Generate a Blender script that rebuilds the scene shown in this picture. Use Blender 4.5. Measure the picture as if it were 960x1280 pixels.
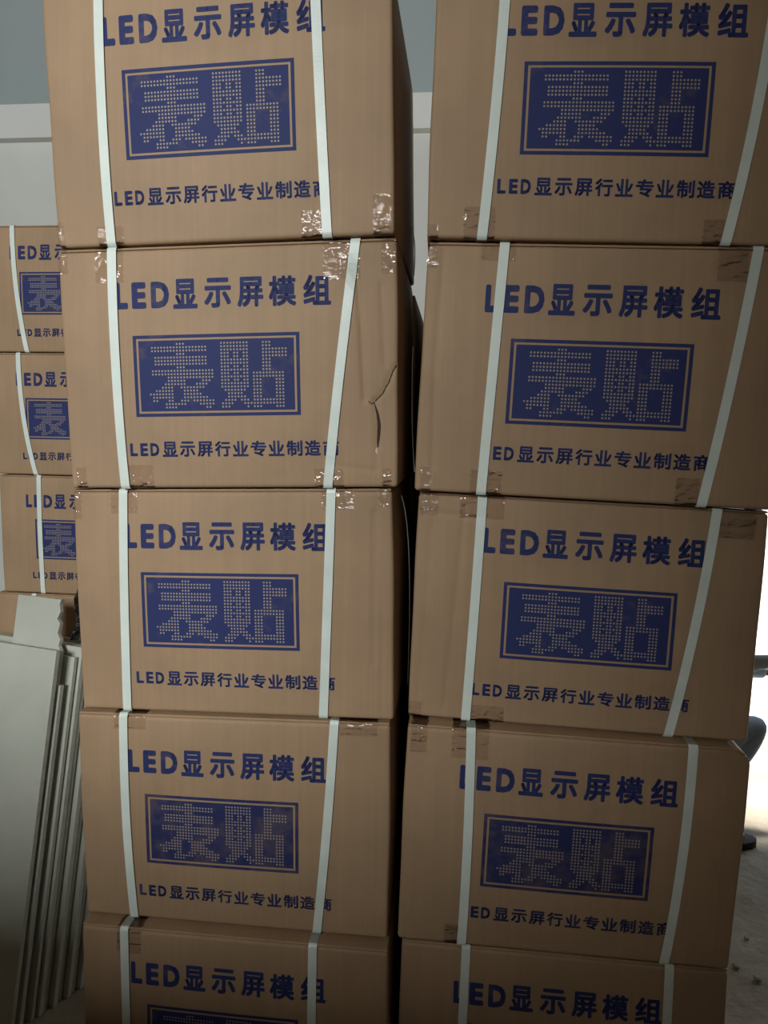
import bpy, bmesh, math, random
import numpy as np
from mathutils import Matrix, Vector
random.seed(4); np.random.seed(4)
for o in list(bpy.data.objects): bpy.data.objects.remove(o)
SC = bpy.context.scene; COL = SC.collection

# ------------------------------------------------------------------ camera
CAM_H, PITCH, ROLL, F_PX = 1.454, 0.11878, 0.01754, 889.55
cd = bpy.data.cameras.new('camera'); cam = bpy.data.objects.new('camera', cd); COL.objects.link(cam)
cd.sensor_fit = 'HORIZONTAL'; cd.sensor_width = 36; cd.lens = F_PX/960*36; cd.clip_start = .02; cd.clip_end = 300
_fw = Vector((0, math.cos(PITCH), -math.sin(PITCH))); _up = Vector((0, math.sin(PITCH), math.cos(PITCH))); _rt = Vector((1, 0, 0))
_r = math.cos(ROLL)*_rt + math.sin(ROLL)*_up; _u = math.cos(ROLL)*_up - math.sin(ROLL)*_rt
M = Matrix((_r, _u, -_fw)).transposed().to_4x4(); M.translation = (0, 0, CAM_H); cam.matrix_world = M
SC.camera = cam
SC.view_settings.view_transform = 'Standard'; SC.view_settings.look = 'None'; SC.view_settings.gamma = 1
SC.view_settings.use_curve_mapping = False; SC.view_settings.exposure = 0.0

# ------------------------------------------------------------------ sky, sun, lamps
YAW = -0.1                                    # the building is turned a little to the camera
EX = Vector((math.cos(YAW), math.sin(YAW), 0)); EY = Vector((-math.sin(YAW), math.cos(YAW), 0))
def rm(X, Y, Z=0.0): return EX*X + EY*Y + Vector((0, 0, Z))
w = bpy.data.worlds.new('sky'); SC.world = w; w.use_nodes = True
nt = w.node_tree; bg = nt.nodes['Background']; bg.inputs['Color'].default_value = (.78, .9, 1, 1); bg.inputs['Strength'].default_value = 1.25
def light(name, kind, loc, energy, color, size=None, size_y=None, direction=None, angle=None):
    l = bpy.data.lights.new(name, kind); l.energy = energy; l.color = color
    if kind == 'AREA':
        l.shape = 'RECTANGLE'; l.size = size; l.size_y = size_y
    if angle is not None: l.angle = angle
    o = bpy.data.objects.new(name, l); COL.objects.link(o); o.location = loc
    if direction: o.rotation_euler = Vector(direction).to_track_quat('-Z', 'Y').to_euler()
    return o
EL = math.radians(70)
light('sun', 'SUN', (4, 12, 9), 13.0, (1, .95, .86), direction=-(EY*math.cos(EL) + EX*.10 + Vector((0, 0, math.sin(EL)))), angle=.14)
# daylight through the high window in the front wall, behind the photographer
light('window_daylight', 'AREA', tuple(rm(-1.35, -3.9, 3.02)), 224, (.97, 1, .98), 1.9, 1.0, direction=EY*1 + Vector((0, 0, -.26)))

# ------------------------------------------------------------------ materials
def mat(name, rough=.6, metal=0.0):
    m = bpy.data.materials.new(name); m.use_nodes = True
    p = m.node_tree.nodes['Principled BSDF']; p.inputs['Roughness'].default_value = rough; p.inputs['Metallic'].default_value = metal
    return m, m.node_tree, p
def N(nt, kind, **kw):
    n = nt.nodes.new(kind)
    for k, v in kw.items():
        if k in n.inputs: n.inputs[k].default_value = v
        else: setattr(n, k, v)
    return n
def ramp(nt, fac, stops):
    r = nt.nodes.new('ShaderNodeValToRGB'); e = r.color_ramp.elements
    while len(e) < len(stops): e.new(.5)
    for el, (p, c) in zip(e, stops): el.position = p; el.color = (*c, 1)
    nt.links.new(fac, r.inputs[0]); return r.outputs[0]
def mix(nt, fac, a, b, mode='MIX'):
    m = nt.nodes.new('ShaderNodeMix'); m.data_type = 'RGBA'; m.blend_type = mode
    for s, v in ((0, fac), (6, a), (7, b)):
        if hasattr(v, 'links'): nt.links.new(v, m.inputs[s])
        elif s == 0: m.inputs[0].default_value = v
        else: m.inputs[s].default_value = (*v, 1)
    return m.outputs[2]
def noise(nt, scale, detail=4, rough=.55, vec=None, stretch=None):
    tc = nt.nodes.new('ShaderNodeTexCoord'); out = tc.outputs['Object']
    if stretch:
        mp = nt.nodes.new('ShaderNodeMapping'); mp.inputs['Scale'].default_value = stretch
        nt.links.new(out, mp.inputs[0]); out = mp.outputs[0]
    n = N(nt, 'ShaderNodeTexNoise', Scale=scale, Detail=detail, Roughness=rough); nt.links.new(out, n.inputs['Vector'])
    return n.outputs['Fac']
def bump(nt, p, h, strength, dist):
    b = nt.nodes.new('ShaderNodeBump'); b.inputs['Strength'].default_value = strength; b.inputs['Distance'].default_value = dist
    nt.links.new(h, b.inputs['Height']); nt.links.new(b.outputs[0], p.inputs['Normal'])

def kraft(name, base):
    m, nt, p = mat(name, .62); L = nt.links
    dark = tuple(c*.86 for c in base); lite = tuple(min(1, c*1.1) for c in base)
    blot = ramp(nt, noise(nt, 5, 5, .6), [(.3, dark), (.7, lite)])
    fib = ramp(nt, noise(nt, 60, 3, .6, stretch=(.25, 1, 2.2)), [(.3, (.99, .99, .99)), (.7, (1.008, 1.008, 1.008))])
    c = mix(nt, 1.0, blot, fib, 'MULTIPLY')
    flute = ramp(nt, noise(nt, 30, 1, .5, stretch=(4.5, 1, .05)), [(.35, (.965, .965, .965)), (.65, (1.02, 1.02, 1.02))])
    c = mix(nt, 1.0, c, flute, 'MULTIPLY'); L.new(c, p.inputs['Base Color'])
    info = nt.nodes.new('ShaderNodeObjectInfo')
    bump(nt, p, noise(nt, 30, 3, .5, stretch=(2.0, 1, .5)), .12, .002)
    p.inputs['Specular IOR Level'].default_value = .35
    return m
KRAFT = kraft('kraft_board', (.40, .266, .160))
KNOCK = kraft('kraft_knockout', (.36, .30, .25))
def ink(name, base, wear):
    m, nt, p = mat(name, .6); p.inputs['Specular IOR Level'].default_value = .15
    n1 = noise(nt, 38, 6, .7); n2 = noise(nt, 7, 4, .6)
    ad = N(nt, 'ShaderNodeMath', operation='MULTIPLY'); nt.links.new(n1, ad.inputs[0]); nt.links.new(n2, ad.inputs[1])
    f = ramp(nt, ad.outputs[0], [(wear, (0, 0, 0)), (wear+.12, (1, 1, 1))])
    c = mix(nt, f, base, tuple(b*.75 + k*.15 for b, k in zip(base, (.43, .287, .172))))
    nt.links.new(c, p.inputs['Base Color']); return m
INK = ink('blue_ink', (.032, .042, .14), .30)
INK_WORN = ink('worn_blue_ink', (.028, .036, .12), .21)
def strap_mat():
    m, nt, p = mat('white_strapping', .38)
    c = ramp(nt, noise(nt, 20, 3), [(.3, (.68, .77, .71)), (.7, (.79, .86, .81))]); nt.links.new(c, p.inputs['Base Color'])
    bump(nt, p, noise(nt, 220, 1, .5, stretch=(1, 1, 3)), .3, .0006)
    return m
STRAP = strap_mat()
def tape_mat():
    m = bpy.data.materials.new('brown_packing_tape'); m.use_nodes = True; nt = m.node_tree; nt.nodes.clear(); L = nt.links
    out = nt.nodes.new('ShaderNodeOutputMaterial')
    c = ramp(nt, noise(nt, 14, 4), [(.35, (.10, .045, .028)), (.65, (.16, .08, .05))])
    df = nt.nodes.new('ShaderNodeBsdfDiffuse'); L.new(c, df.inputs['Color'])
    tr = nt.nodes.new('ShaderNodeBsdfTransparent')
    film = N(nt, 'ShaderNodeMixShader', Fac=.09); L.new(tr.outputs[0], film.inputs[1]); L.new(df.outputs[0], film.inputs[2])
    b = nt.nodes.new('ShaderNodeBump'); b.inputs['Strength'].default_value = 1; b.inputs['Distance'].default_value = .006
    L.new(noise(nt, 42, 3, .55, stretch=(.7, 1, 1.6)), b.inputs['Height'])
    gl = N(nt, 'ShaderNodeBsdfGlossy', Roughness=.07); L.new(b.outputs[0], gl.inputs['Normal'])
    fr = N(nt, 'ShaderNodeFresnel', IOR=1.52); L.new(b.outputs[0], fr.inputs['Normal'])
    top = nt.nodes.new('ShaderNodeMixShader'); L.new(fr.outputs[0], top.inputs[0]); L.new(film.outputs[0], top.inputs[1]); L.new(gl.outputs[0], top.inputs[2])
    L.new(top.outputs[0], out.inputs[0]); return m
TAPE = tape_mat()
def simple(name, c1, c2, scale, rough=.7, bs=.2, bd=.004, stretch=None, detail=5):
    m, nt, p = mat(name, rough)
    nt.links.new(ramp(nt, noise(nt, scale, detail, .6, stretch=stretch), [(.3, c1), (.7, c2)]), p.inputs['Base Color'])
    if bs: bump(nt, p, noise(nt, scale*3, 4, .6, stretch=stretch), bs, bd)
    return m
SHEET = simple('pale_fibre_board', (.50, .52, .45), (.58, .60, .53), 6, .5, .1, .001)
SHEET_EDGE_LIT = simple('fibre_board_edge_lit', (.60, .60, .52), (.74, .74, .66), 30, .8, .3, .001)  # edges coloured paler than the faces to stand in for light falling on them
SLIT = simple('slit_shade', (.035, .022, .014), (.06, .04, .025), 40, .9, 0)  # near-black colour standing for the shade inside the open slit
FRAY = simple('frayed_lining', (.55, .46, .36), (.7, .62, .52), 60, .8, .4, .002)
FLOOR = simple('dusty_concrete', (.27, .23, .175), (.46, .41, .34), 3.2, .9, .6, .02, detail=9)
GROUND = simple('sunlit_yard_concrete', (.55, .52, .46), (.66, .63, .57), 1.2, .9, .3, .01)
WALL = simple('whitewashed_plaster', (.70, .71, .68), (.80, .81, .78), 1.6, .85, .2, .01)
BAND = simple('pale_concrete_beam', (.80, .81, .79), (.87, .88, .86), 2.0, .85, .2, .01)
CLAD = simple('grey_steel_cladding', (.36, .43, .44), (.43, .50, .51), 1.2, .55, .05, .003)
BRICK = simple('bare_brown_plaster', (.09, .068, .046), (.13, .10, .07), 3, .9, .3, .01)
STONE = simple('stone', (.30, .27, .21), (.42, .38, .31), 30, .9, .5, .004)

# ------------------------------------------------------------------ object helpers
def link(name, verts, faces, mats, parent=None, smooth=False, midx=None):
    me = bpy.data.meshes.new(name); me.from_pydata([tuple(map(float, v)) for v in verts], [], [tuple(map(int, f)) for f in faces])
    for m in (mats if isinstance(mats, (list, tuple)) else [mats]): me.materials.append(m)
    if midx is not None: me.polygons.foreach_set('material_index', np.array(midx, dtype=np.int32))
    if smooth: me.polygons.foreach_set('use_smooth', np.ones(len(me.polygons), bool))
    me.update(); o = bpy.data.objects.new(name, me); COL.objects.link(o)
    if parent is not None: o.parent = parent
    return o
def tag(o, label=None, cat=None, group=None, kind=None):
    for k, v in (('label', label), ('category', cat), ('group', group), ('kind', kind)):
        if v: o[k] = v
    return o
def empty(name, loc, rz=0.0):
    o = bpy.data.objects.new(name, None); o.empty_display_size = .1; COL.objects.link(o); o.location = loc; o.rotation_euler = (0, 0, rz); return o
def quadbox(p0, dx, dy, dz):
    p0 = Vector(p0); v = [p0 + dx*a + dy*b + dz*c for c in (0, 1) for b in (0, 1) for a in (0, 1)]
    return v, [(0, 2, 3, 1), (4, 5, 7, 6), (0, 1, 5, 4), (2, 6, 7, 3), (0, 4, 6, 2), (1, 3, 7, 5)]
def slab(name, X0, X1, Y0, Y1, Z0, Z1, m, kind='structure'):
    v, f = quadbox(rm(X0, Y0, Z0), EX*(X1-X0), EY*(Y1-Y0), Vector((0, 0, Z1-Z0)))
    o = link(name, v, f, m); o['kind'] = kind; return o

# ------------------------------------------------------------------ setting
WY, FY, HT = 3.4, -4.0, 4.6
slab('floor', -4, 6.5, FY, WY+.1, -.2, 0, FLOOR)
slab('ground', -30, 45, WY+.1, 60, -.25, -.02, GROUND)
slab('wall_back', -4, 1.15, WY, WY+.1, 0, 2.78, WALL)
slab('trim_1', -4, 1.15, WY-.05, WY+.1, 2.78, 2.93, BAND)
slab('wall_back_upper', -4, 6.25, WY+.03, WY+.1, 2.93, HT, CLAD)
slab('door_1_lintel', 1.15, 6.25, WY, WY+.1, 2.35, 2.93, BAND)
slab('wall_right', 6.25, 6.5, FY, WY+.1, 0, HT, BRICK)
slab('wall_left', -4.25, -4, FY, WY+.1, 0, HT, BRICK)
slab('wall_front', -4.25, 6.5, FY-.2, FY, 0, 2.5, BRICK)
slab('wall_front_upper', -4.25, 6.5, FY-.2, FY, 3.55, HT, BRICK)
slab('wall_front_left', -4.25, -2.32, FY-.2, FY, 2.5, 3.55, BRICK)
slab('wall_front_right', -.38, 6.5, FY-.2, FY, 2.5, 3.55, BRICK)
slab('shade_blocker', -4, -.38, -.75, -.63, 0, 1.52, BRICK)  # unseen slab added to block window light from the lower rows
slab('shade_blocker_high', -.38, 3.2, -.75, -.63, 0, 2.55, BRICK)  # taller unseen slab, added to dim the window light on the right stack
slab('ceiling', -4.25, 6.5, FY-.2, WY+.1, HT, HT+.15, BRICK)

# ------------------------------------------------------------------ carton geometry
W, H, D, R0 = .48, .338, .355, .005
def axis(n, lo, hi, r):
    a = np.linspace(lo+r, hi-r, n); e = np.array([0, .3, .7])*r
    return np.concatenate([lo+e, a, (hi-e)[::-1]])
def rounded_box(nx, ny, nz, lo, hi, r):
    ax = [axis(n, l, h, r) for n, l, h in zip((nx, ny, nz), lo, hi)]
    V = []; F = []; base = 0
    for d in range(3):
        i, j = [(1, 2), (0, 2), (0, 1)][d]
        for side in (0, 1):
            A, B = np.meshgrid(ax[i], ax[j], indexing='ij')
            P = np.zeros(A.shape+(3,)); P[..., i] = A; P[..., j] = B; P[..., d] = (lo[d], hi[d])[side]
            n, m = A.shape; idx = base + np.arange(n*m).reshape(n, m)
            q = np.stack([idx[:-1, :-1], idx[1:, :-1], idx[1:, 1:], idx[:-1, 1:]], -1).reshape(-1, 4)
            if (side == 1) == (d == 1): q = q[:, ::-1]
            V.append(P.reshape(-1, 3)); F.append(q); base += n*m
    V = np.concatenate(V); F = np.concatenate(F)
    key = np.round(V*1e6).astype(np.int64)
    _, first, inv = np.unique(key, axis=0, return_index=True, return_inverse=True)
    V = V[first]; F = inv.reshape(-1)[F]
    core = np.clip(V, np.array(lo)+r, np.array(hi)-r); d = V-core; ln = np.linalg.norm(d, axis=1, keepdims=True); ln[ln == 0] = 1
    return core + d/ln*r, F

def vnoise(x, z, seed):
    rs = np.random.RandomState(seed); s = np.zeros_like(x)
    for _ in range(6):
        k = rs.uniform(12, 34); t = rs.uniform(0, 6.28); ph = rs.uniform(0, 6.28)
        s += np.sin(k*(x*np.cos(t)+z*np.sin(t))+ph)
    return s/6

class Shape:
    """maps the nominal carton (x across, y into the stack, z up) to one squashed, leaning carton"""
    def __init__(s, corners, seed=0, bulge=.005, creases=(), crush=None, side=(.003, .003)):
        s.c = [np.array(q, float) for q in corners]; s.seed = seed; s.b = bulge; s.cr = creases; s.crush = crush; s.side = side
    def __call__(s, P):
        P = np.asarray(P, float); x, y, z = P[..., 0], P[..., 1], P[..., 2]
        a = x/W+.5; c = z/H; TL, TR, BL, BR = s.c
        q = (c*(1-a))[..., None]*TL + (c*a)[..., None]*TR + ((1-c)*(1-a))[..., None]*BL + ((1-c)*a)[..., None]*BR
        X, Z = q[..., 0].copy(), q[..., 1].copy()
        ac, cc = np.clip(a, 0, 1), np.clip(c, 0, 1)
        sc = np.sin(np.pi*cc)
        fall = np.clip(1-y/.12, 0, 1)
        Y = y - fall*(s.b*np.sin(np.pi*ac)**.8*sc**.8 + .0005*vnoise(x*.6, z*.6, s.seed)*np.clip(sc*3, 0, 1)*np.clip(np.sin(np.pi*ac)*3, 0, 1))
        for pts, depth, sig in s.cr:
            dist = np.full(x.shape, 9.0)
            for (u0, v0), (u1, v1) in zip(pts[:-1], pts[1:]):
                p0 = np.array([(u0-.5)*W, (1-v0)*H]); dd = np.array([(u1-u0)*W, -(v1-v0)*H]); l2 = dd@dd
                t = np.clip(((x-p0[0])*dd[0]+(z-p0[1])*dd[1])/l2, 0, 1)
                dist = np.minimum(dist, np.hypot(x-p0[0]-t*dd[0], z-p0[1]-t*dd[1]))
            Y = Y + np.clip(1-y/.02, 0, 1)*depth*np.exp(-(dist/sig)**2)
        yy = .45+.55*np.sin(np.pi*np.clip(y/D, 0, 1))
        wav = 1+.5*np.sin(7*c+s.seed)
        X += yy*sc*wav*(s.side[1]*np.clip(2*ac-1, 0, 1)**5 - s.side[0]*np.clip(1-2*ac, 0, 1)**5)
        if s.crush:                                  # one upper right edge crushed round
            rr = s.crush; ex = x-(W/2-rr); ez = z-(H-rr); k = (ex > 0) & (ez > 0)
            m = np.maximum(ex, ez); l = np.hypot(ex, ez)+1e-9; f = np.where(k, m/l, 1)
            X += np.where(k, ex*(f-1), 0); Z += np.where(k, ez*(f-1), 0)
        return np.stack([X, Y, Z], -1)

def ribbon(path, xs, width, thick):
    """path: (y,z,ny,nz) stations in the carton's nominal frame, xs: centre x; rectangular section"""
    V = []; F = []
    for k, ((y, z, ny, nz), x) in enumerate(zip(path, xs)):
        for dx, o in ((-.5, 0), (.5, 0), (.5, 1), (-.5, 1)): V.append((x+dx*width, y+ny*thick*o, z+nz*thick*o))
        if k:
            b = 4*k
            for j in range(4): F.append((b-4+j, b-4+(j+1) % 4, b+(j+1) % 4, b+j))
    n = len(path)
    if n: F.append((0, 3, 2, 1)); F.append((4*n-4, 4*n-3, 4*n-2, 4*n-1))
    return np.array(V), F
def loop_path(eps, r=R0, zt=H):
    P = []; R = r+eps
    for t in np.linspace(0, 1, 26): P.append((-eps, r+t*(zt-2*r), -1, 0))
    def arc(cy, cz, a0):
        for t in np.linspace(0, 1, 6)[1:-1]:
            a = a0+t*math.pi/2; P.append((cy-R*math.cos(a), cz+R*math.sin(a), -math.cos(a), math.sin(a)))
    arc(r, zt-r, 0)
    for t in np.linspace(0, 1, 6): P.append((r+t*(D-2*r), zt+eps, 0, 1))
    arc(D-r, zt-r, math.pi/2)
    for t in np.linspace(0, 1, 8): P.append((D+eps, zt-r-t*(zt-2*r), 1, 0))
    arc(D-r, r, math.pi)
    for t in np.linspace(0, 1, 6): P.append((D-r-t*(D-2*r), -eps, 0, -1))
    arc(r, r, 1.5*math.pi)
    P.append((-eps, r, -1, 0))
    return P

# ------------------------------------------------------------------ the print
def glyph(ch, bold):
    cu = bpy.data.curves.new('glyph', 'FONT'); cu.body = ch; cu.resolution_u = 3
    o = bpy.data.objects.new('glyph', cu); COL.objects.link(o)
    dg = bpy.context.evaluated_depsgraph_get(); me = bpy.data.meshes.new_from_object(o.evaluated_get(dg))
    V = np.array([v.co[:2] for v in me.vertices]); me.calc_loop_triangles(); F = np.array([t.vertices[:] for t in me.loop_triangles])
    bpy.data.objects.remove(o); bpy.data.curves.remove(cu); bpy.data.meshes.remove(me)
    if bold:                                     # heavier weight: the same outline overprinted with small shifts
        sh = [(dx*bold, dy*bold) for dx, dy in ((0, 0), (.8, .8), (-.8, .8), (.8, -.8), (-.8, -.8), (1, 0), (-1, 0), (0, 1), (0, -1))]
        F = np.concatenate([F+k*len(V) for k in range(len(sh))]); V = np.concatenate([V+np.array(q) for q in sh])
    mn, mx = V.min(0), V.max(0); return (V-mn)/(mx-mn), F
def line_of(cells, bold_latin, bold_cjk):
    V = []; F = []; b = 0
    for ch, u0, u1, v0, v1 in cells:
        g, f = glyph(ch, bold_latin if ord(ch) < 128 else bold_cjk)
        V.append(np.stack([u0+g[:, 0]*(u1-u0), v1-g[:, 1]*(v1-v0)], -1)); F.append(f+b); b += len(g)
    return np.concatenate(V), np.concatenate(F)
TITLE = line_of([(c, a, b, .160 if ord(c) < 128 else .152, .268 if ord(c) < 128 else .273) for c, a, b in
    (('L', .165, .203), ('E', .2155, .259), ('D', .274, .329), ('显', .341, .414), ('示', .434, .514), ('屏', .5325, .609), ('模', .625, .705), ('组', .725, .805))], .052, .034)
SUB = line_of([('L', .190, .2135, .818, .873), ('E', .222, .246, .818, .873), ('D', .2535, .281, .818, .873)] +
    [(c, .291+.0541*i, .291+.0541*i+.0475, .812, .877) for i, c in enumerate('显示屏行业专业制造商')], .045, .030)
DOT_BIAO = """
.........XXX.........
.XXXXXXXXXXXXXXXXXX..
.XXXXXXXXXXXXXXXXXX..
.........XXX.........
..XXXXXXXXXXXXXXXXX..
..XXXXXXXXXXXXXXXXX..
..XXXXXXXXXXXXXXXXX..
.........XXX.........
.XXXXXXXXXXXXXXXXXXXX
.XXXXXXXXXXXXXXXXXXXX
......XXXXXXXXXXXXXXX
......XXXXXX.....XXX.
.....XXXXXXX...XXXX..
....XXXX..XXXXXXXX...
..XXXXXX...XXXXX.....
XXXXXXXX...XXXXXX....
.XXXXXXX...XXXXXXXX..
.XX...XX..XXX.XXXXXXX
.....XXXXXXX....XXXXX
.....XXXX.........XX.""".strip('\n').split('\n')
DOT_TIE = """
XXXXXXXXX....XXX.....
XXXXXXXXX....XXX.....
XXXXXXXXX....XXXXXXXX
XXX.XX.XX....XXXXXXXX
XXX.XX.XX....XXXXXXXX
XXXXXXXXX....XXX.....
XXXXXXXXX....XXX.....
XXX.XX.XX....XXX.....
XXXXXXXXX....XXX.....
XXX.XX.XX.XXXXXXXXXX.
XXXXXXXXX.XXXXXXXXXX.
XXX.XX.XX.XXX....XXX.
XXXXXXXXX.XXX....XXX.
XXXXXXXXX.XXX....XXX.
.XXXXXXX..XXX....XXX.
..XXXXX...XXX....XXX.
..XXXXXX..XXX....XXX.
.XXXX.XXX.XXXXXXXXXX.
XXXX...XXXXXXXXXXXXX.
XXX.....X.XXX....XXX.""".strip('\n').split('\n')
PU0, PU1, PV0, PV1 = .219, .718, .366, .703
def grid(u0, u1, v0, v1, nu, nv):
    U, Vv = np.meshgrid(np.linspace(u0, u1, nu+1), np.linspace(v0, v1, nv+1), indexing='ij')
    idx = np.arange((nu+1)*(nv+1)).reshape(nu+1, nv+1)
    return np.stack([U, Vv], -1).reshape(-1, 2), np.stack([idx[:-1, 1:], idx[1:, 1:], idx[1:, :-1], idx[:-1, :-1]], -1).reshape(-1, 4)
def cat(parts):
    V = []; F = []; b = 0
    for v, f in parts: V.append(v); F += [tuple(np.array(q)+b) for q in f]; b += len(v)
    return np.concatenate(V), F
pw, ph = PU1-PU0, PV1-PV0
PANEL = cat([grid(PU0, PU1, PV0, PV0+.04*ph, 40, 1), grid(PU0, PU1, PV1-.04*ph, PV1, 40, 1),
             grid(PU0, PU0+.02*pw, PV0+.04*ph, PV1-.04*ph, 1, 24), grid(PU1-.02*pw, PU1, PV0+.04*ph, PV1-.04*ph, 1, 24),
             grid(PU0+.033*pw, PU1-.033*pw, PV0+.066*ph, PV1-.066*ph, 44, 26)])
def dots():
    V = []; F = []
    for rows, c0 in ((DOT_BIAO, .0975), (DOT_TIE, .537)):
        for r, row in enumerate(rows):
            for c, ch in enumerate(row):
                if ch != 'X': continue
                u = PU0+pw*(c0+c*.0191); v = PV0+ph*(.112+r*.0408); b = len(V)
                for k in range(6):
                    a = k*math.pi/3; V.append((u+.0061*pw*math.cos(a), v+.0132*ph*math.sin(a)))
                F.append(tuple(range(b+5, b-1, -1)))
    return np.array(V), F
DOTS = dots()
def stick(name, shape, tmpl, off, duv, material, parent, scale=(1, 1)):
    uv, f = tmpl; uv = np.asarray(uv)
    u = .5+(uv[:, 0]-.5)*scale[0]+duv[0]; v = uv[:, 1]*scale[1]+duv[1]
    P = np.stack([(u-.5)*W, np.full(len(u), -off), (1-v)*H], -1)
    return link(name, shape(P), f, material, parent)

BODY_HI = rounded_box(150, 12, 108, (-W/2, 0, 0), (W/2, D, H-.0035), R0)
BODY_LO = rounded_box(24, 6, 18, (-W/2, 0, 0), (W/2, D, H-.0035), R0)
FLAP_N = rounded_box(40, 6, 1, (-W/2+.001, .001, H-.0034), (W/2-.001, D/2-.0015, H), .0016)
FLAP_F = rounded_box(20, 4, 1, (-W/2+.001, D/2+.0015, H-.0034), (W/2-.001, D-.001, H), .0016)

def interp(pts, v):
    pts = sorted(pts, key=lambda q: q[1]); vs = [q[1] for q in pts]; us = [q[0] for q in pts]
    if len(pts) == 2: return us[0]+(us[1]-us[0])*(v-vs[0])/(vs[1]-vs[0])
    (v0, v1, v2), (a, b, c) = vs, us            # quadratic through three points
    return a*(v-v1)*(v-v2)/((v0-v1)*(v0-v2)) + b*(v-v0)*(v-v2)/((v1-v0)*(v1-v2)) + c*(v-v0)*(v-v1)/((v2-v0)*(v2-v1))

def carton(origin, yaw, corners, label, straps, title=(0, 0), panel=(0, 0), sub=(0, 0), tapes=(), seed=0, creases=(), crush=None,
           bulge=.005, group=None, hi=True, worn=False, side=(.003, .003), printed=True, part_label=None):
    zb = min(corners[2][1], corners[3][1])
    e = empty('carton', (origin[0], origin[1], zb), yaw); tag(e, label, 'carton', group)
    sh = Shape([(a, b-zb) for a, b in corners], seed, bulge, creases, crush, side)
    v, f = BODY_HI if hi else BODY_LO
    link('body', sh(v), f, KRAFT, e, True)
    for t in (FLAP_N, FLAP_F): link('top_flap', sh(t[0]), t[1], KRAFT, e)
    if printed:
        stick('title_print', sh, TITLE, .00035, title, INK, e)
        pb = stick('panel_print', sh, PANEL, .00035, panel, INK_WORN if worn else INK, e)
        d = stick('dot_characters', sh, DOTS, .00055, panel, KNOCK, pb); d['kind'] = 'stuff'
        stick('slogan_print', sh, SUB, .00035, sub, INK_WORN if worn else INK, e)
    for st in straps:
        P = loop_path(.0019); xs = []; ut, ub = interp(st, 0), interp(st, 1)
        for y, z, ny, nz in P:
            vv = min(1, max(0, 1-z/H)); k = min(1, max(0, y/D))
            uf = interp(st, vv); xs.append((uf*(1-k)+(ut+(ub-ut)*vv)*k-.5)*W)
        V, F = ribbon(P, xs, .0132, .0007); V[:, 2] = np.clip(V[:, 2], -.0012, H+.0012)
        link('strap', sh(V), F, STRAP, e)
    for u0, u1, edge, ln in tapes:                  # tape tabs folded over the top ('t') or bottom ('b') edge
        nu = max(6, int((u1-u0)*W/.004)); P = []
        R = R0+.0009
        for t in np.linspace(.03, 0, 4): P.append((R0+t, H+.0009))
        for t in np.linspace(0, 1, 6)[1:]: a = t*math.pi/2; P.append((R0-R*math.sin(a), H-R0+R*math.cos(a)))
        n = max(4, int(ln*H/.004))
        for t in np.linspace(0, ln*H-R0, n)[1:]: P.append((-.0009, H-R0-t))
        P = np.array(P)
        if edge == 'b': P[:, 1] = H-P[:, 1]
        xs = (np.linspace(u0, u1, nu)-.5)*W
        V = np.array([(x + .0015*math.sin(9*i+seed), y, z) for i, (y, z) in enumerate(P) for x in xs])
        rs = np.random.RandomState(seed*7+int(u0*100)); wob = np.clip(.0005*np.abs(rs.randn(len(P), nu)).reshape(-1), 0, .0011)
        front = V[:, 1] < 0; V[front, 1] -= wob[front]*.8
        idx = np.arange(len(V)).reshape(len(P), nu)
        F = np.stack([idx[:-1, :-1], idx[:-1, 1:], idx[1:, 1:], idx[1:, :-1]], -1).reshape(-1, 4)
        if edge == 't': F = F[:, ::-1]
        link('packing_tape', sh(V), F, TAPE, e, True)
    return e, sh

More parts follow.
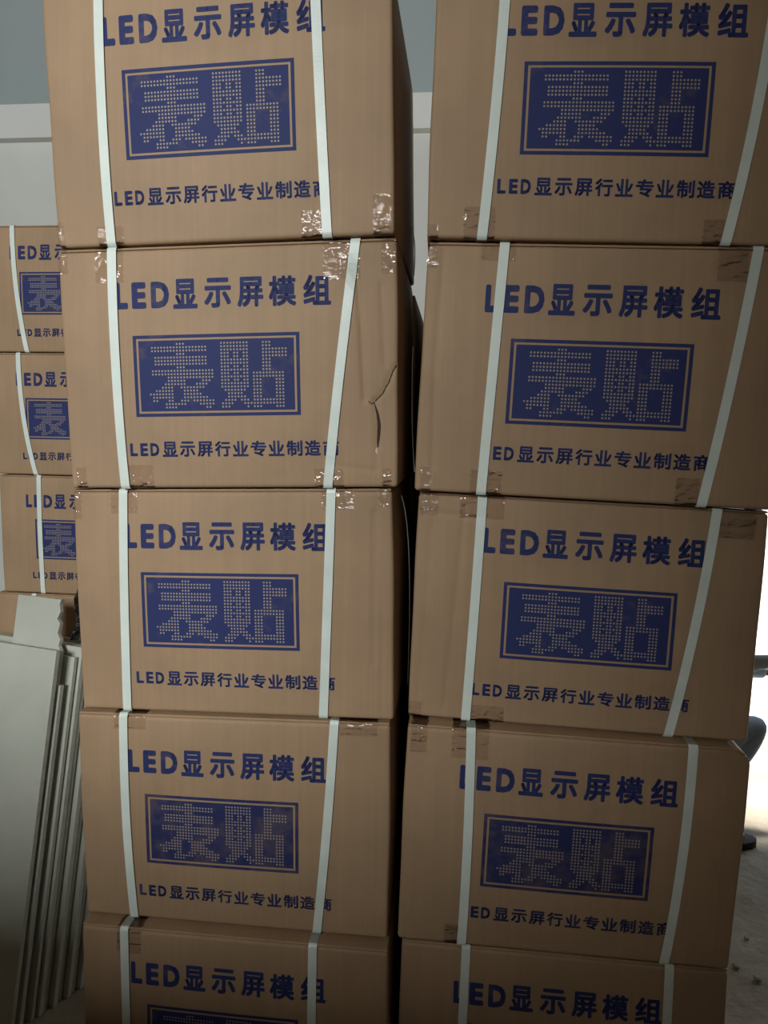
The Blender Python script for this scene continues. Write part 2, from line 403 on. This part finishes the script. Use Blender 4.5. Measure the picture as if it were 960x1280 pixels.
# ------------------------------------------------------------------ the two near stacks
TL_ = ((.02, .07), (.095, .15))
near = [
 dict(o=(-.232, 1.0169), yaw=-.1149, c=[(-.2492, 2.0416), (.2306, 2.0548), (-.236, 1.6974), (.2409, 1.7109)],
      st=[[(.172, .069), (.165, .454), (.166, .992)], [(.792, .134), (.799, .507), (.809, .988)]], ti=(.012, -.024), pa=(.010, -.028), su=(-.006, -.026),
      tp=[(.0, .022, 'b', .10), (.125, .205, 'b', .075), (.735, .815, 'b', .10), (.94, .992, 'b', .15)], sd=(.006, .002),
      lb='topmost carton of the left near stack, its title close under the picture edge'),
 dict(o=(-.2205, 1.0194), yaw=-.0978, c=[(-.2495, 1.6946), (.2323, 1.7081), (-.2402, 1.3567), (.2401, 1.3705)],
      st=[[(.168, -.004), (.165, .361), (.173, .996)], [(.885, -.005), (.839, .476), (.794, .999)]], ti=(.007, -.018), pa=(.001, -.006), su=(.004, -.010),
      tp=[(.0, .03, 't', .10), (.115, .20, 't', .14), (.79, .895, 't', .155), (.955, .996, 't', .14), (.018, .05, 'b', .09), (.18, .262, 'b', .10), (.755, .84, 'b', .08), (.955, .98, 'b', .08)],
      lb='carton with a creased, torn slit near its right edge, second in the left stack'),
 dict(o=(-.2192, 1.0268), yaw=-.1091, c=[(-.2455, 1.3539), (.2313, 1.3677), (-.2408, 1.0156), (.2401, 1.0268)],
      st=[[(.167, .005), (.159, .529), (.151, 1.002)], [(.818, .006), (.802, .493), (.783, .996)]], ti=(.003, -.010), pa=(-.004, -.003), su=(-.004, -.003),
      tp=[(.0, .028, 't', .13), (.125, .21, 't', .105), (.79, .885, 't', .085), (.96, .99, 't', .075)],
      cr=[([(.945, .10), (.94, .75)], .0012, .004), ([(.955, .04), (.965, .96)], .0009, .003)],
      lb='middle carton of the left near stack, with nearly vertical white straps'),
 dict(o=(-.2214, 1.0201), yaw=-.1019, c=[(-.2436, 1.0128), (.2374, 1.024), (-.2394, .6814), (.2388, .6823)],
      st=[[(.154, -.015), (.153, .445), (.166, .992)], [(.828, .001), (.806, .493), (.773, 1.003)]], ti=(-.001, .007), pa=(-.002, .010), su=(-.003, .008),
      tp=[(.12, .225, 't', .07), (.815, .96, 't', .06)], worn=True,
      lb='dim carton with scuffed, smeared dots in its blue panel, fourth down on the left'),
 dict(o=(-.2211, .9988), yaw=-.1019, c=[(-.2396, .6786), (.2398, .6795), (-.24, .341), (.24, .341)],
      st=[[(.146, -.013), (.149, .487)], [(.763, .006), (.762, .39)]], ti=(.001, .001), tp=[(.12, .20, 't', .12)],
      lb='shaded carton jutting out as a ledge at the picture bottom, left near stack'),
 dict(o=(.2905, .9724), yaw=-.0681, c=[(-.2339, 2.0431), (.246, 2.0345), (-.2397, 1.7067), (.24, 1.6953)],
      st=[[(.181, .125), (.17, .556), (.151, 1.002)], [(.868, .321), (.842, .661), (.807, 1.0)]], ti=(.012, -.012), pa=(.023, -.018), su=(-.004, -.043),
      tp=[(.0, .03, 'b', .05), (.10, .185, 'b', .12), (.745, .825, 'b', .09)],
      lb='topmost carton of the right near stack, its title close under the picture edge'),
 dict(o=(.2824, .9759), yaw=-.1016, c=[(-.2295, 1.7039), (.249, 1.6925), (-.2413, 1.3661), (.2399, 1.3517)],
      st=[[(.213, .001), (.203, .487), (.193, .998)], [(.891, .006), (.855, .485), (.81, .99)]], ti=(.004, .002), pa=(.029, .004), su=(-.002, -.017),
      tp=[(.0, .028, 't', .10), (.15, .245, 't', .07), (.79, .87, 't', .13), (.16, .25, 'b', .10), (.015, .045, 'b', .10), (.735, .80, 'b', .11)],
      cr=[([(.045, .03), (.04, .5), (.05, .9)], .0012, .004)],
      lb='second carton of the right stack, left strap crossing the L of its title'),
 dict(o=(.2808, .9918), yaw=-.1131, c=[(-.2323, 1.3633), (.2462, 1.3489), (-.2411, 1.0274), (.2418, 1.0186)],
      st=[[(.189, 0), (.184, .492), (.176, 1.004)], [(.856, .008), (.822, .496), (.771, 1.019)]], ti=(.033, -.022), pa=(.048, .000), su=(.000, .008),
      tp=[(.005, .06, 't', .10), (.125, .255, 't', .10), (.865, .965, 't', .12), (.0, .04, 'b', .07), (.185, .29, 'b', .075)],
      cr=[([(.14, .05), (.11, .95)], .0012, .004), ([(.02, .085), (.20, .10)], .0012, .004), ([(.045, .12), (.03, .9)], .0008, .004)],
      lb='middle carton of the right stack, its right edge pale against the bright yard'),
 dict(o=(.2732, .9711), yaw=-.0991, c=[(-.234, 1.0246), (.2474, 1.0158), (-.2425, .6843), (.2397, .6805)],
      st=[[(.19, -.012), (.199, .468), (.199, .991)], [(.834, -.002), (.831, .476), (.81, .981)]], ti=(.000, .001), pa=(.026, .004), su=(.000, -.012),
      tp=[(.135, .245, 't', .13), (.01, .06, 't', .12), (.145, .19, 'b', .10)], crush=.026, worn=True,
      lb='dim carton with a crushed, rounded upper right corner, fourth down on the right'),
 dict(o=(.2767, .9729), yaw=-.0964, c=[(-.2396, .6815), (.2377, .6777), (-.24, .341), (.24, .341)],
      st=[[(.204, .01), (.2, .382)], [(.824, .022), (.825, .282)]], ti=(.004, .008), tp=[],
      lb='shaded carton lowest in view on the right, beside the dusty floor'),
 dict(o=(-.2211, 1.0038), yaw=-.1, c=[(-.24, .3385), (.24, .3385), (-.24, .001), (.24, .001)], st=[[(.16, 0), (.16, 1)], [(.79, 0), (.79, 1)]], lo=True,
      lb='plain carton on the floor beneath the jutting carton of the left stack'),
 dict(o=(.2767, .9739), yaw=-.1, c=[(-.24, .3385), (.24, .3385), (-.24, .001), (.24, .001)], st=[[(.2, 0), (.2, 1)], [(.81, 0), (.81, 1)]], lo=True,
      lb='plain carton on the floor at the foot of the right stack'),
]
TEAR = [(.995, .50), (.985, .53), (.972, .575), (.955, .618), (.935, .645)]
near[1]['cr'] = [([(.885, .10), (.897, .35), (.905, .64)], .0028, .0032), (TEAR, .0016, .003), ([(.935, .645), (.944, .74), (.94, .83)], .002, .0045),
                 ([(.938, .85), (.936, .93)], .001, .003), ([(.80, .905), (.935, .93)], .0008, .004), ([(.955, .18), (.962, .5)], .0016, .0032)]
made = []
for i, b in enumerate(near):
    made.append(carton(b['o'], b['yaw'], b['c'], b['lb'], b['st'], b.get('ti', (0, 0)), b.get('pa', (0, 0)), b.get('su', (0, 0)), b.get('tp', ()), i+1,
        b.get('cr', ()), b.get('crush'), b.get('bulge', .005), 'cartons of the two near stacks', not b.get('lo'), b.get('worn', False), b.get('sd', (.003, .003))))

# torn slit on the second carton of the left stack, inner shade laid on as dark strips
e, sh = made[1]
def ribbon_uv(name, pts, widths, off, m, parent, sh):
    V = []; F = []
    for k, ((u, v), wd) in enumerate(zip(pts, widths)):
        a = pts[max(0, k-1)]; b2 = pts[min(len(pts)-1, k+1)]; t = Vector(((b2[0]-a[0])*W, -(b2[1]-a[1])*H)).normalized(); n = Vector((-t.y, t.x))
        for s in (-.5, .5): V.append(((u-.5)*W+n.x*s*wd, -off, (1-v)*H+n.y*s*wd))
        if k: c = 2*k; F.append((c-2, c-1, c+1, c))
    return link(name, sh(np.array(V)), F, m, parent)
def densify(pts, n=6, jit=.0):
    out = []
    for a, b in zip(pts[:-1], pts[1:]):
        for t in range(n): out.append((a[0]+(b[0]-a[0])*t/n + random.uniform(-jit, jit), a[1]+(b[1]-a[1])*t/n))
    return out+[pts[-1]]
p = densify([(.932, .648), (.943, .70), (.946, .75), (.944, .80), (.941, .835)], 4, .0006); n = len(p)
tag(ribbon_uv('tear', p, [.0005+.0042*math.sin(math.pi*(k+.3)/(n+.3)) for k in range(n)], .0007, SLIT, e, sh), 'dark open slit in the board')
p = densify(TEAR, 4, .0012); ribbon_uv('tear', p, [.0011+.0006*(k % 2) for k in range(len(p))], .0007, SLIT, e, sh)
p = densify([(.915, .645), (.925, .655), (.935, .648)], 3, .0008); ribbon_uv('tear', p, [.0012]*len(p), .0007, SLIT, e, sh)
ribbon_uv('frayed_edge', [(.939, .835), (.938, .85), (.9405, .862)], [.001, .0035, .001], .001, FRAY, e, sh)

# loose strap tails standing off the right sides of the left stack, seen edge-on in the gap
def tail(parent, pts, wd=.006, th=.0007):
    V = []; F = []
    for k, q in enumerate(pts):
        q = Vector(q)
        for dy, dx in ((-.5, 0), (.5, 0), (.5, 1), (-.5, 1)): V.append((q.x+dx*th*1.6, q.y+dy*wd, q.z))
        if k:
            b = 4*k
            for j in range(4): F.append((b-4+j, b-4+(j+1) % 4, b+(j+1) % 4, b+j))
    F += [(3, 2, 1, 0), tuple(4*len(pts)-4+j for j in range(4))]
    link('strap_tail', V, F, STRAP, parent)
def bez(a, b, c, n=12): return [tuple((1-t)**2*np.array(a)+2*t*(1-t)*np.array(b)+t*t*np.array(c)) for t in np.linspace(0, 1, n)]
tail(made[0][0], bez((.238, .28, .10), (.252, .25, .07), (.250, .22, .005)))
tail(made[1][0], bez((.2495, .12, .22), (.2495, .10, .10), (.258, .09, .03)), .004)
tail(made[2][0], bez((.240, .05, .338), (.256, .10, .28), (.252, .10, .03)), .003)

# ------------------------------------------------------------------ stacks further back
def plain(o, yaw, z0, z1, label, group, st, **k):
    return carton(o, yaw, [(-.24, z1), (.24, z1), (-.24, z0), (.24, z0)], label, st, group=group, hi=False, **k)
S0 = [[(.18, 0), (.20, 1)], [(.80, 0), (.79, 1)]]
zl = [1.979, 1.641, 1.303, .963, .642, .321, .0005]
bl = ['top carton of the far left stack, pale wall above it', 'carton second from top in the far left stack', 'carton third from top in the far left stack, above the pale boards',
      'carton of the far left stack mostly hidden by the pale leaning boards', 'carton low in the far left stack behind the boards', 'bottom carton of the far left stack behind the boards']
xl = [-.868, -.866, -.852, -.872, -.866, -.866]
stl = [[[(.185, 0), (.20, .5), (.245, 1)], [(.8, 0), (.79, 1)]], [[(.185, 0), (.205, .5), (.265, 1)], [(.8, 0), (.8, 1)]], [[(.25, 0), (.25, 1)], [(.81, 0), (.79, 1)]], [[(.235, 0), (.22, 1)], [(.8, 0), (.79, 1)]], S0, S0]
for i in range(6):
    plain((xl[i], 1.985), YAW, zl[i+1]+.0014, zl[i]-.0014, bl[i], 'cartons of the far left stack', stl[i], printed=i < 3, seed=30+i)
for s, (x, y) in enumerate(((-.185, 1.445), (.315, 1.40))):
    side = ('left', 'right')[s]
    for i in range(5):
        z = .342*i
        lab = f'topmost carton of the shadowed stack behind the {side} near stack, glimpsed through the gap' if i == 4 else f'shadowed cartons in the dark gap, stacked behind the {side} near stack'
        plain((x, y), YAW, z+.001, z+.341, lab, f'cartons behind the {side} near stack', S0, printed=False, seed=50+5*s+i)

# ------------------------------------------------------------------ pale boards leaning at the left
def board(name, x0, x1, yb, yt, hgt, th, label, notch=None, turn=0.0):
    """foot at (yb, floor), top edge at (yt, hgt); outline in the board's own plane, real thickness"""
    ln = math.hypot(yt-yb, hgt); U = Vector((0, (yt-yb)/ln, hgt/ln)); Nn = Vector((0, U.z, -U.y))
    base = rm(0, 0, 0)
    out = [(x0, 0), (x1, 0)] + ([(x1, ln-.001)] if not notch else notch(x1, ln)) + [(x0, ln)]
    e = empty(name, (x1, yb, 0), turn); tag(e, label, 'board', 'pale boards leaning at the left')
    V = []
    for k in (0, 1):
        for (x, l) in out:
            q = U*l + Nn*(th*k); V.append((x-x1, q.y, q.z + th*abs(Nn.z)))
    n = len(out); F = [tuple(range(n))[::1], tuple(range(2*n-1, n-1, -1))]; mi = [0, 0]
    for j in range(n): F.append((j, n+j, n+(j+1) % n, (j+1) % n)); mi.append(1)
    link('sheet', V, F, [SHEET, SHEET_EDGE_LIT], e, midx=mi)
    return e
def torn(x1, ln):
    return [(x1, ln-.13), (x1-.010, ln-.115), (x1-.006, ln-.10), (x1-.017, ln-.085), (x1-.013, ln-.06), (x1-.024, ln-.05), (x1-.016, ln-.03), (x1-.022, ln-.012), (x1-.018, ln)]
rows = [(-.803, 1.694, .890, .012, .75, 'front pale board of the leaning row, broad face towards the camera'),
        (-.792, 1.716, .800, .012, .70, 'shorter pale board just behind the broad front board'),
        (-.812, 1.741, 1.000, .011, .160, 'tallest pale board, narrow, with a torn dark corner at its top'),
        (-.776, 1.744, .86, .010, .40, 'pale board edge fourth from the front in the leaning row'),
        (-.764, 1.757, .88, .013, .38, 'pale board edge fifth from the front in the leaning row'),
        (-.760, 1.774, .85, .010, .36, 'pale board edge sixth from the front in the leaning row'),
        (-.742, 1.786, .87, .014, .34, 'pale board edge seventh from the front in the leaning row'),
        (-.738, 1.805, .84, .010, .32, 'pale board edge eighth from the front in the leaning row'),
        (-.720, 1.816, .86, .013, .30, 'pale board edge third from the back of the leaning row'),
        (-.716, 1.834, .85, .010, .28, 'pale board edge second from the back of the leaning row'),
        (-.700, 1.845, .86, .013, .26, 'rearmost pale board of the leaning row, nearest the far stack')]
for k, (xt, yt, h, th, wd, l) in enumerate(rows):
    le = .213*h; x1 = xt-.335*.183; yb = yt-.943*.183
    board('fibre_board', x1-wd, x1, yb, yb+le, h, th, l, torn if k == 2 else None, -.34)

# crumpled black sheet added to darken the gap behind the torn board
GAP_DARK = simple('gap_dark_plastic', (.012, .012, .012), (.025, .025, .024), 30, .18, .8, .004)
rs = np.random.RandomState(11); V = []; F = []; nx, nz = 9, 12
for k in range(nz):
    for i in range(nx):
        V.append((-.045+.09*i/(nx-1)+rs.uniform(-.004, .004), rs.uniform(-.012, .012), .15*k/(nz-1)+rs.uniform(-.004, .004)*(k > 0)))
        if i and k: b = k*nx+i; F.append((b-nx-1, b-nx, b, b-1))
film = link('gap_dark_sheet', V, F, GAP_DARK)
film.location = (-.765, 1.800, .885); film.rotation_euler = (-.12, 0, -.3)
sm = film.modifiers.new('solid', 'SOLIDIFY'); sm.thickness = .0012
tag(film, 'crumpled black plastic sheet added to darken the gap behind the torn tall board', 'plastic')

# ------------------------------------------------------------------ pebbles on the floor
def pebble(x, y, s, seed, label):
    bm = bmesh.new(); bmesh.ops.create_icosphere(bm, subdivisions=2, radius=s); rs = random.Random(seed)
    for v in bm.verts:
        v.co *= rs.uniform(.82, 1.12); v.co.z *= .6
    mn = min(v.co.z for v in bm.verts)
    for v in bm.verts: v.co.z -= mn
    me = bpy.data.meshes.new('pebble'); bm.to_mesh(me); bm.free(); me.materials.append(STONE)
    o = bpy.data.objects.new('pebble', me); COL.objects.link(o); o.location = (x, y, 0); tag(o, label, 'stone', 'pebbles on the dusty floor')
pebble(.985, 1.79, .010, 1, 'small pebble on the dusty floor nearest the right stack')
pebble(1.02, 1.745, .011, 2, 'largest pebble on the dusty floor, by the right picture edge')
pebble(1.07, 1.90, .007, 3, 'tiny pebble on the dusty floor further from the right stack')

# ------------------------------------------------------------------ person squatting behind the right stack
def skin(name, pts, edges, m, parent, root=0, sub=2, smooth=True):
    me = bpy.data.meshes.new(name); me.from_pydata([p[:3] for p in pts], edges, [])
    o = bpy.data.objects.new(name, me); COL.objects.link(o)
    md = o.modifiers.new('skin', 'SKIN'); md.use_smooth_shade = smooth
    sv = me.skin_vertices[0].data
    for i, p in enumerate(pts): sv[i].radius = (p[3], p[4] if len(p) > 4 else p[3]); sv[i].use_root = (i == root)
    s = o.modifiers.new('sub', 'SUBSURF'); s.levels = s.render_levels = sub
    dg = bpy.context.evaluated_depsgraph_get(); m2 = bpy.data.meshes.new_from_object(o.evaluated_get(dg))
    bpy.data.objects.remove(o); m2.name = name; m2.materials.clear(); m2.materials.append(m)
    m2.polygons.foreach_set('use_smooth', np.ones(len(m2.polygons), bool))
    r = bpy.data.objects.new(name, m2); COL.objects.link(r); r.parent = parent; return r
SKIN = simple('skin', (.33, .19, .12), (.38, .23, .15), 20, .5, .1, .001)
JEANS = simple('blue_denim', (.34, .46, .62), (.42, .54, .70), 80, .85, .3, .001)
SHIRT = simple('light_blue_cotton', (.50, .62, .76), (.58, .70, .82), 60, .85, .3, .002)
HAIR = simple('black_hair', (.012, .010, .009), (.03, .025, .02), 90, .45, .4, .002)
SHOE = simple('black_shoe_leather', (.018, .02, .02), (.04, .042, .042), 30, .32, .1, .001)
SOLE = simple('black_rubber', (.012, .012, .013), (.02, .02, .022), 40, .8, .2, .001)
px, py = 1.03, 2.50
P_ = empty('person', (px, py, 0)); tag(P_, 'person squatting behind the right stack in blue trousers and black shoes', 'person')
# local frame: +x = facing direction, y = to the person's left (away from the camera), z up
JX = {'pelvis': (-.13, 0, .25), 'belly': (-.09, 0, .41), 'chest': (-.01, 0, .59), 'neck': (.06, 0, .735), 'head': (.095, 0, .79), 'crown': (.105, 0, .89)}
def limb(s):
    return dict(hip=(-.11, s*.10, .25), knee=(.292, s*.135, .465), ankle=(.075, s*.12, .10), heel=(.08, s*.12, .05),
                sh=(.01, s*.185, .66), elbow=(.25, s*.20, .70 if s < 0 else .55), wrist=(.50, s*.16, .703 if s < 0 else .537))
Rr, Ll = limb(-1), limb(1)
pts = [(*JX['pelvis'], .11, .13), (*JX['belly'], .10, .13), (*JX['chest'], .105, .15), (*JX['neck'], .05), (*JX['head'], .075, .07), (*JX['crown'], .07, .065)]
ed = [(0, 1), (1, 2), (2, 3), (3, 4), (4, 5)]
for d in (Rr, Ll):
    b = len(pts); pts += [(*d['hip'], .075), (*d['knee'], .034), (*d['ankle'], .032), (*d['sh'], .052), (*d['elbow'], .021), (*d['wrist'], .018, .016)]
    ed += [(0, b), (b, b+1), (b+1, b+2), (2, b+3), (b+3, b+4), (b+4, b+5)]
skin('body', pts, ed, SKIN, P_)
tr = [(*JX['pelvis'], .125, .145), (-.10, 0, .35, .115, .145)]; te = [(0, 1)]
for d in (Rr, Ll):
    b = len(tr); k = Vector(d['knee']); a = Vector(d['ankle']); h = Vector(d['hip'])
    tr += [(*d['hip'], .10), (*((h+k)/2), .08), (*d['knee'], .047), (*((k+a)/2), .047), (*a, .044)]
    te += [(0, b), (b, b+1), (b+1, b+2), (b+2, b+3), (b+3, b+4)]
skin('trousers', tr, te, JEANS, P_)
s_ = [(-.10, 0, .35, .12, .15), (-.055, 0, .50, .118, .15), (*JX['chest'], .12, .165), (.045, 0, .69, .075, .09)]; se = [(0, 1), (1, 2), (2, 3)]
for d in (Rr, Ll):
    b = len(s_); e_ = Vector(d['elbow']); w_ = Vector(d['wrist'])
    k_ = .66 if d is Rr else 1; s_ += [(*d['sh'], .060), (*e_, .036*k_), (*((e_+w_)/2), .032*k_), (*(e_+(w_-e_)*.86), .030*k_)]; se += [(2, b), (b, b+1), (b+1, b+2), (b+2, b+3)]
skin('shirt', s_, se, SHIRT, P_, root=1)
skin('hair', [(.07, 0, .82, .07, .078), (.085, 0, .89, .082, .078), (.12, 0, .925, .06, .065)], [(0, 1), (1, 2)], HAIR, P_)
def blob(name, c, r, m, parent):
    bm = bmesh.new(); bmesh.ops.create_uvsphere(bm, u_segments=12, v_segments=8, radius=1)
    for v in bm.verts: v.co = Vector((v.co.x*r[0]+c[0], v.co.y*r[1]+c[1], v.co.z*r[2]+c[2]))
    me = bpy.data.meshes.new(name); bm.to_mesh(me); bm.free(); me.materials.append(m)
    me.polygons.foreach_set('use_smooth', np.ones(len(me.polygons), bool)); o = bpy.data.objects.new(name, me); COL.objects.link(o); o.parent = parent; return o
EYE = simple('eye_white', (.7, .7, .68), (.75, .75, .72), 10, .2, 0); LIP = simple('lip', (.30, .12, .09), (.34, .14, .11), 30, .4, 0)
for s in (-1, 1):
    ey = blob('eye', (.162, s*.030, .835), (.010, .012, .009), EYE, P_); blob('pupil', (.171, s*.030, .835), (.003, .005, .005), HAIR, ey)
    blob('ear', (.09, s*.076, .825), (.018, .010, .028), SKIN, P_)
skin('nose', [(.162, 0, .835, .009), (.185, 0, .805, .013), (.168, 0, .796, .010)], [(0, 1), (1, 2)], SKIN, P_, sub=1)
blob('mouth', (.162, 0, .775), (.010, .022, .006), LIP, P_)
for d in (Rr, Ll):                                   # hands: palm, four bent fingers and a thumb
    w_ = Vector(d['wrist']); sgn = 1 if d is Ll else -1; hp = []; he = []
    hp += [(*w_, .026, .020), (*(w_+Vector((.045, 0, -.005))), .036, .016), (*(w_+Vector((.085, 0, -.012))), .038, .014)]; he += [(0, 1), (1, 2)]
    hd = skin('hand', hp, he, SKIN, P_)
    for k, ln in enumerate((.070, .078, .072, .056)):
        a = w_+Vector((.085, sgn*(.027-.018*k), -.012)); b = a+Vector((ln*.5, 0, -.012)); c = b+Vector((ln*.3, 0, -ln*.28)); e2 = c+Vector((ln*.06, 0, -ln*.26))
        skin('finger', [(*a, .0088), (*b, .0084), (*c, .0076), (*e2, .0066)], [(0, 1), (1, 2), (2, 3)], SKIN, hd, sub=1)
    a = w_+Vector((.03, -sgn*.026, -.006)); skin('thumb', [(*a, .011), (*(a+Vector((.03, -sgn*.018, -.014))), .0102), (*(a+Vector((.055, -sgn*.02, -.032))), .0085)], [(0, 1), (1, 2)], SKIN, hd, sub=1)
for d in (Rr, Ll):
    h = Vector(d['heel']); y = h.y; so = empty_shoe = None
    up = skin('shoe', [(h.x+.005, y, .058, .040, .040), (h.x+.07, y, .062, .042, .040), (h.x+.14, y, .045, .043, .030), (h.x+.19, y, .038, .040, .022)], [(0, 1), (1, 2), (2, 3)], SHOE, P_)
    out = []
    for k in range(20):
        a = k/20*2*math.pi; x = math.cos(a); out.append((h.x+.085+.15*x, y+math.sin(a)*(.046+.006*x)))
    V = [(x, yy, z) for z in (.0, .026) for x, yy in out]; F = [tuple(range(19, -1, -1)), tuple(range(20, 40))]+[(k, (k+1) % 20, 20+(k+1) % 20, 20+k) for k in range(20)]
    link('sole', V, F, SOLE, up)
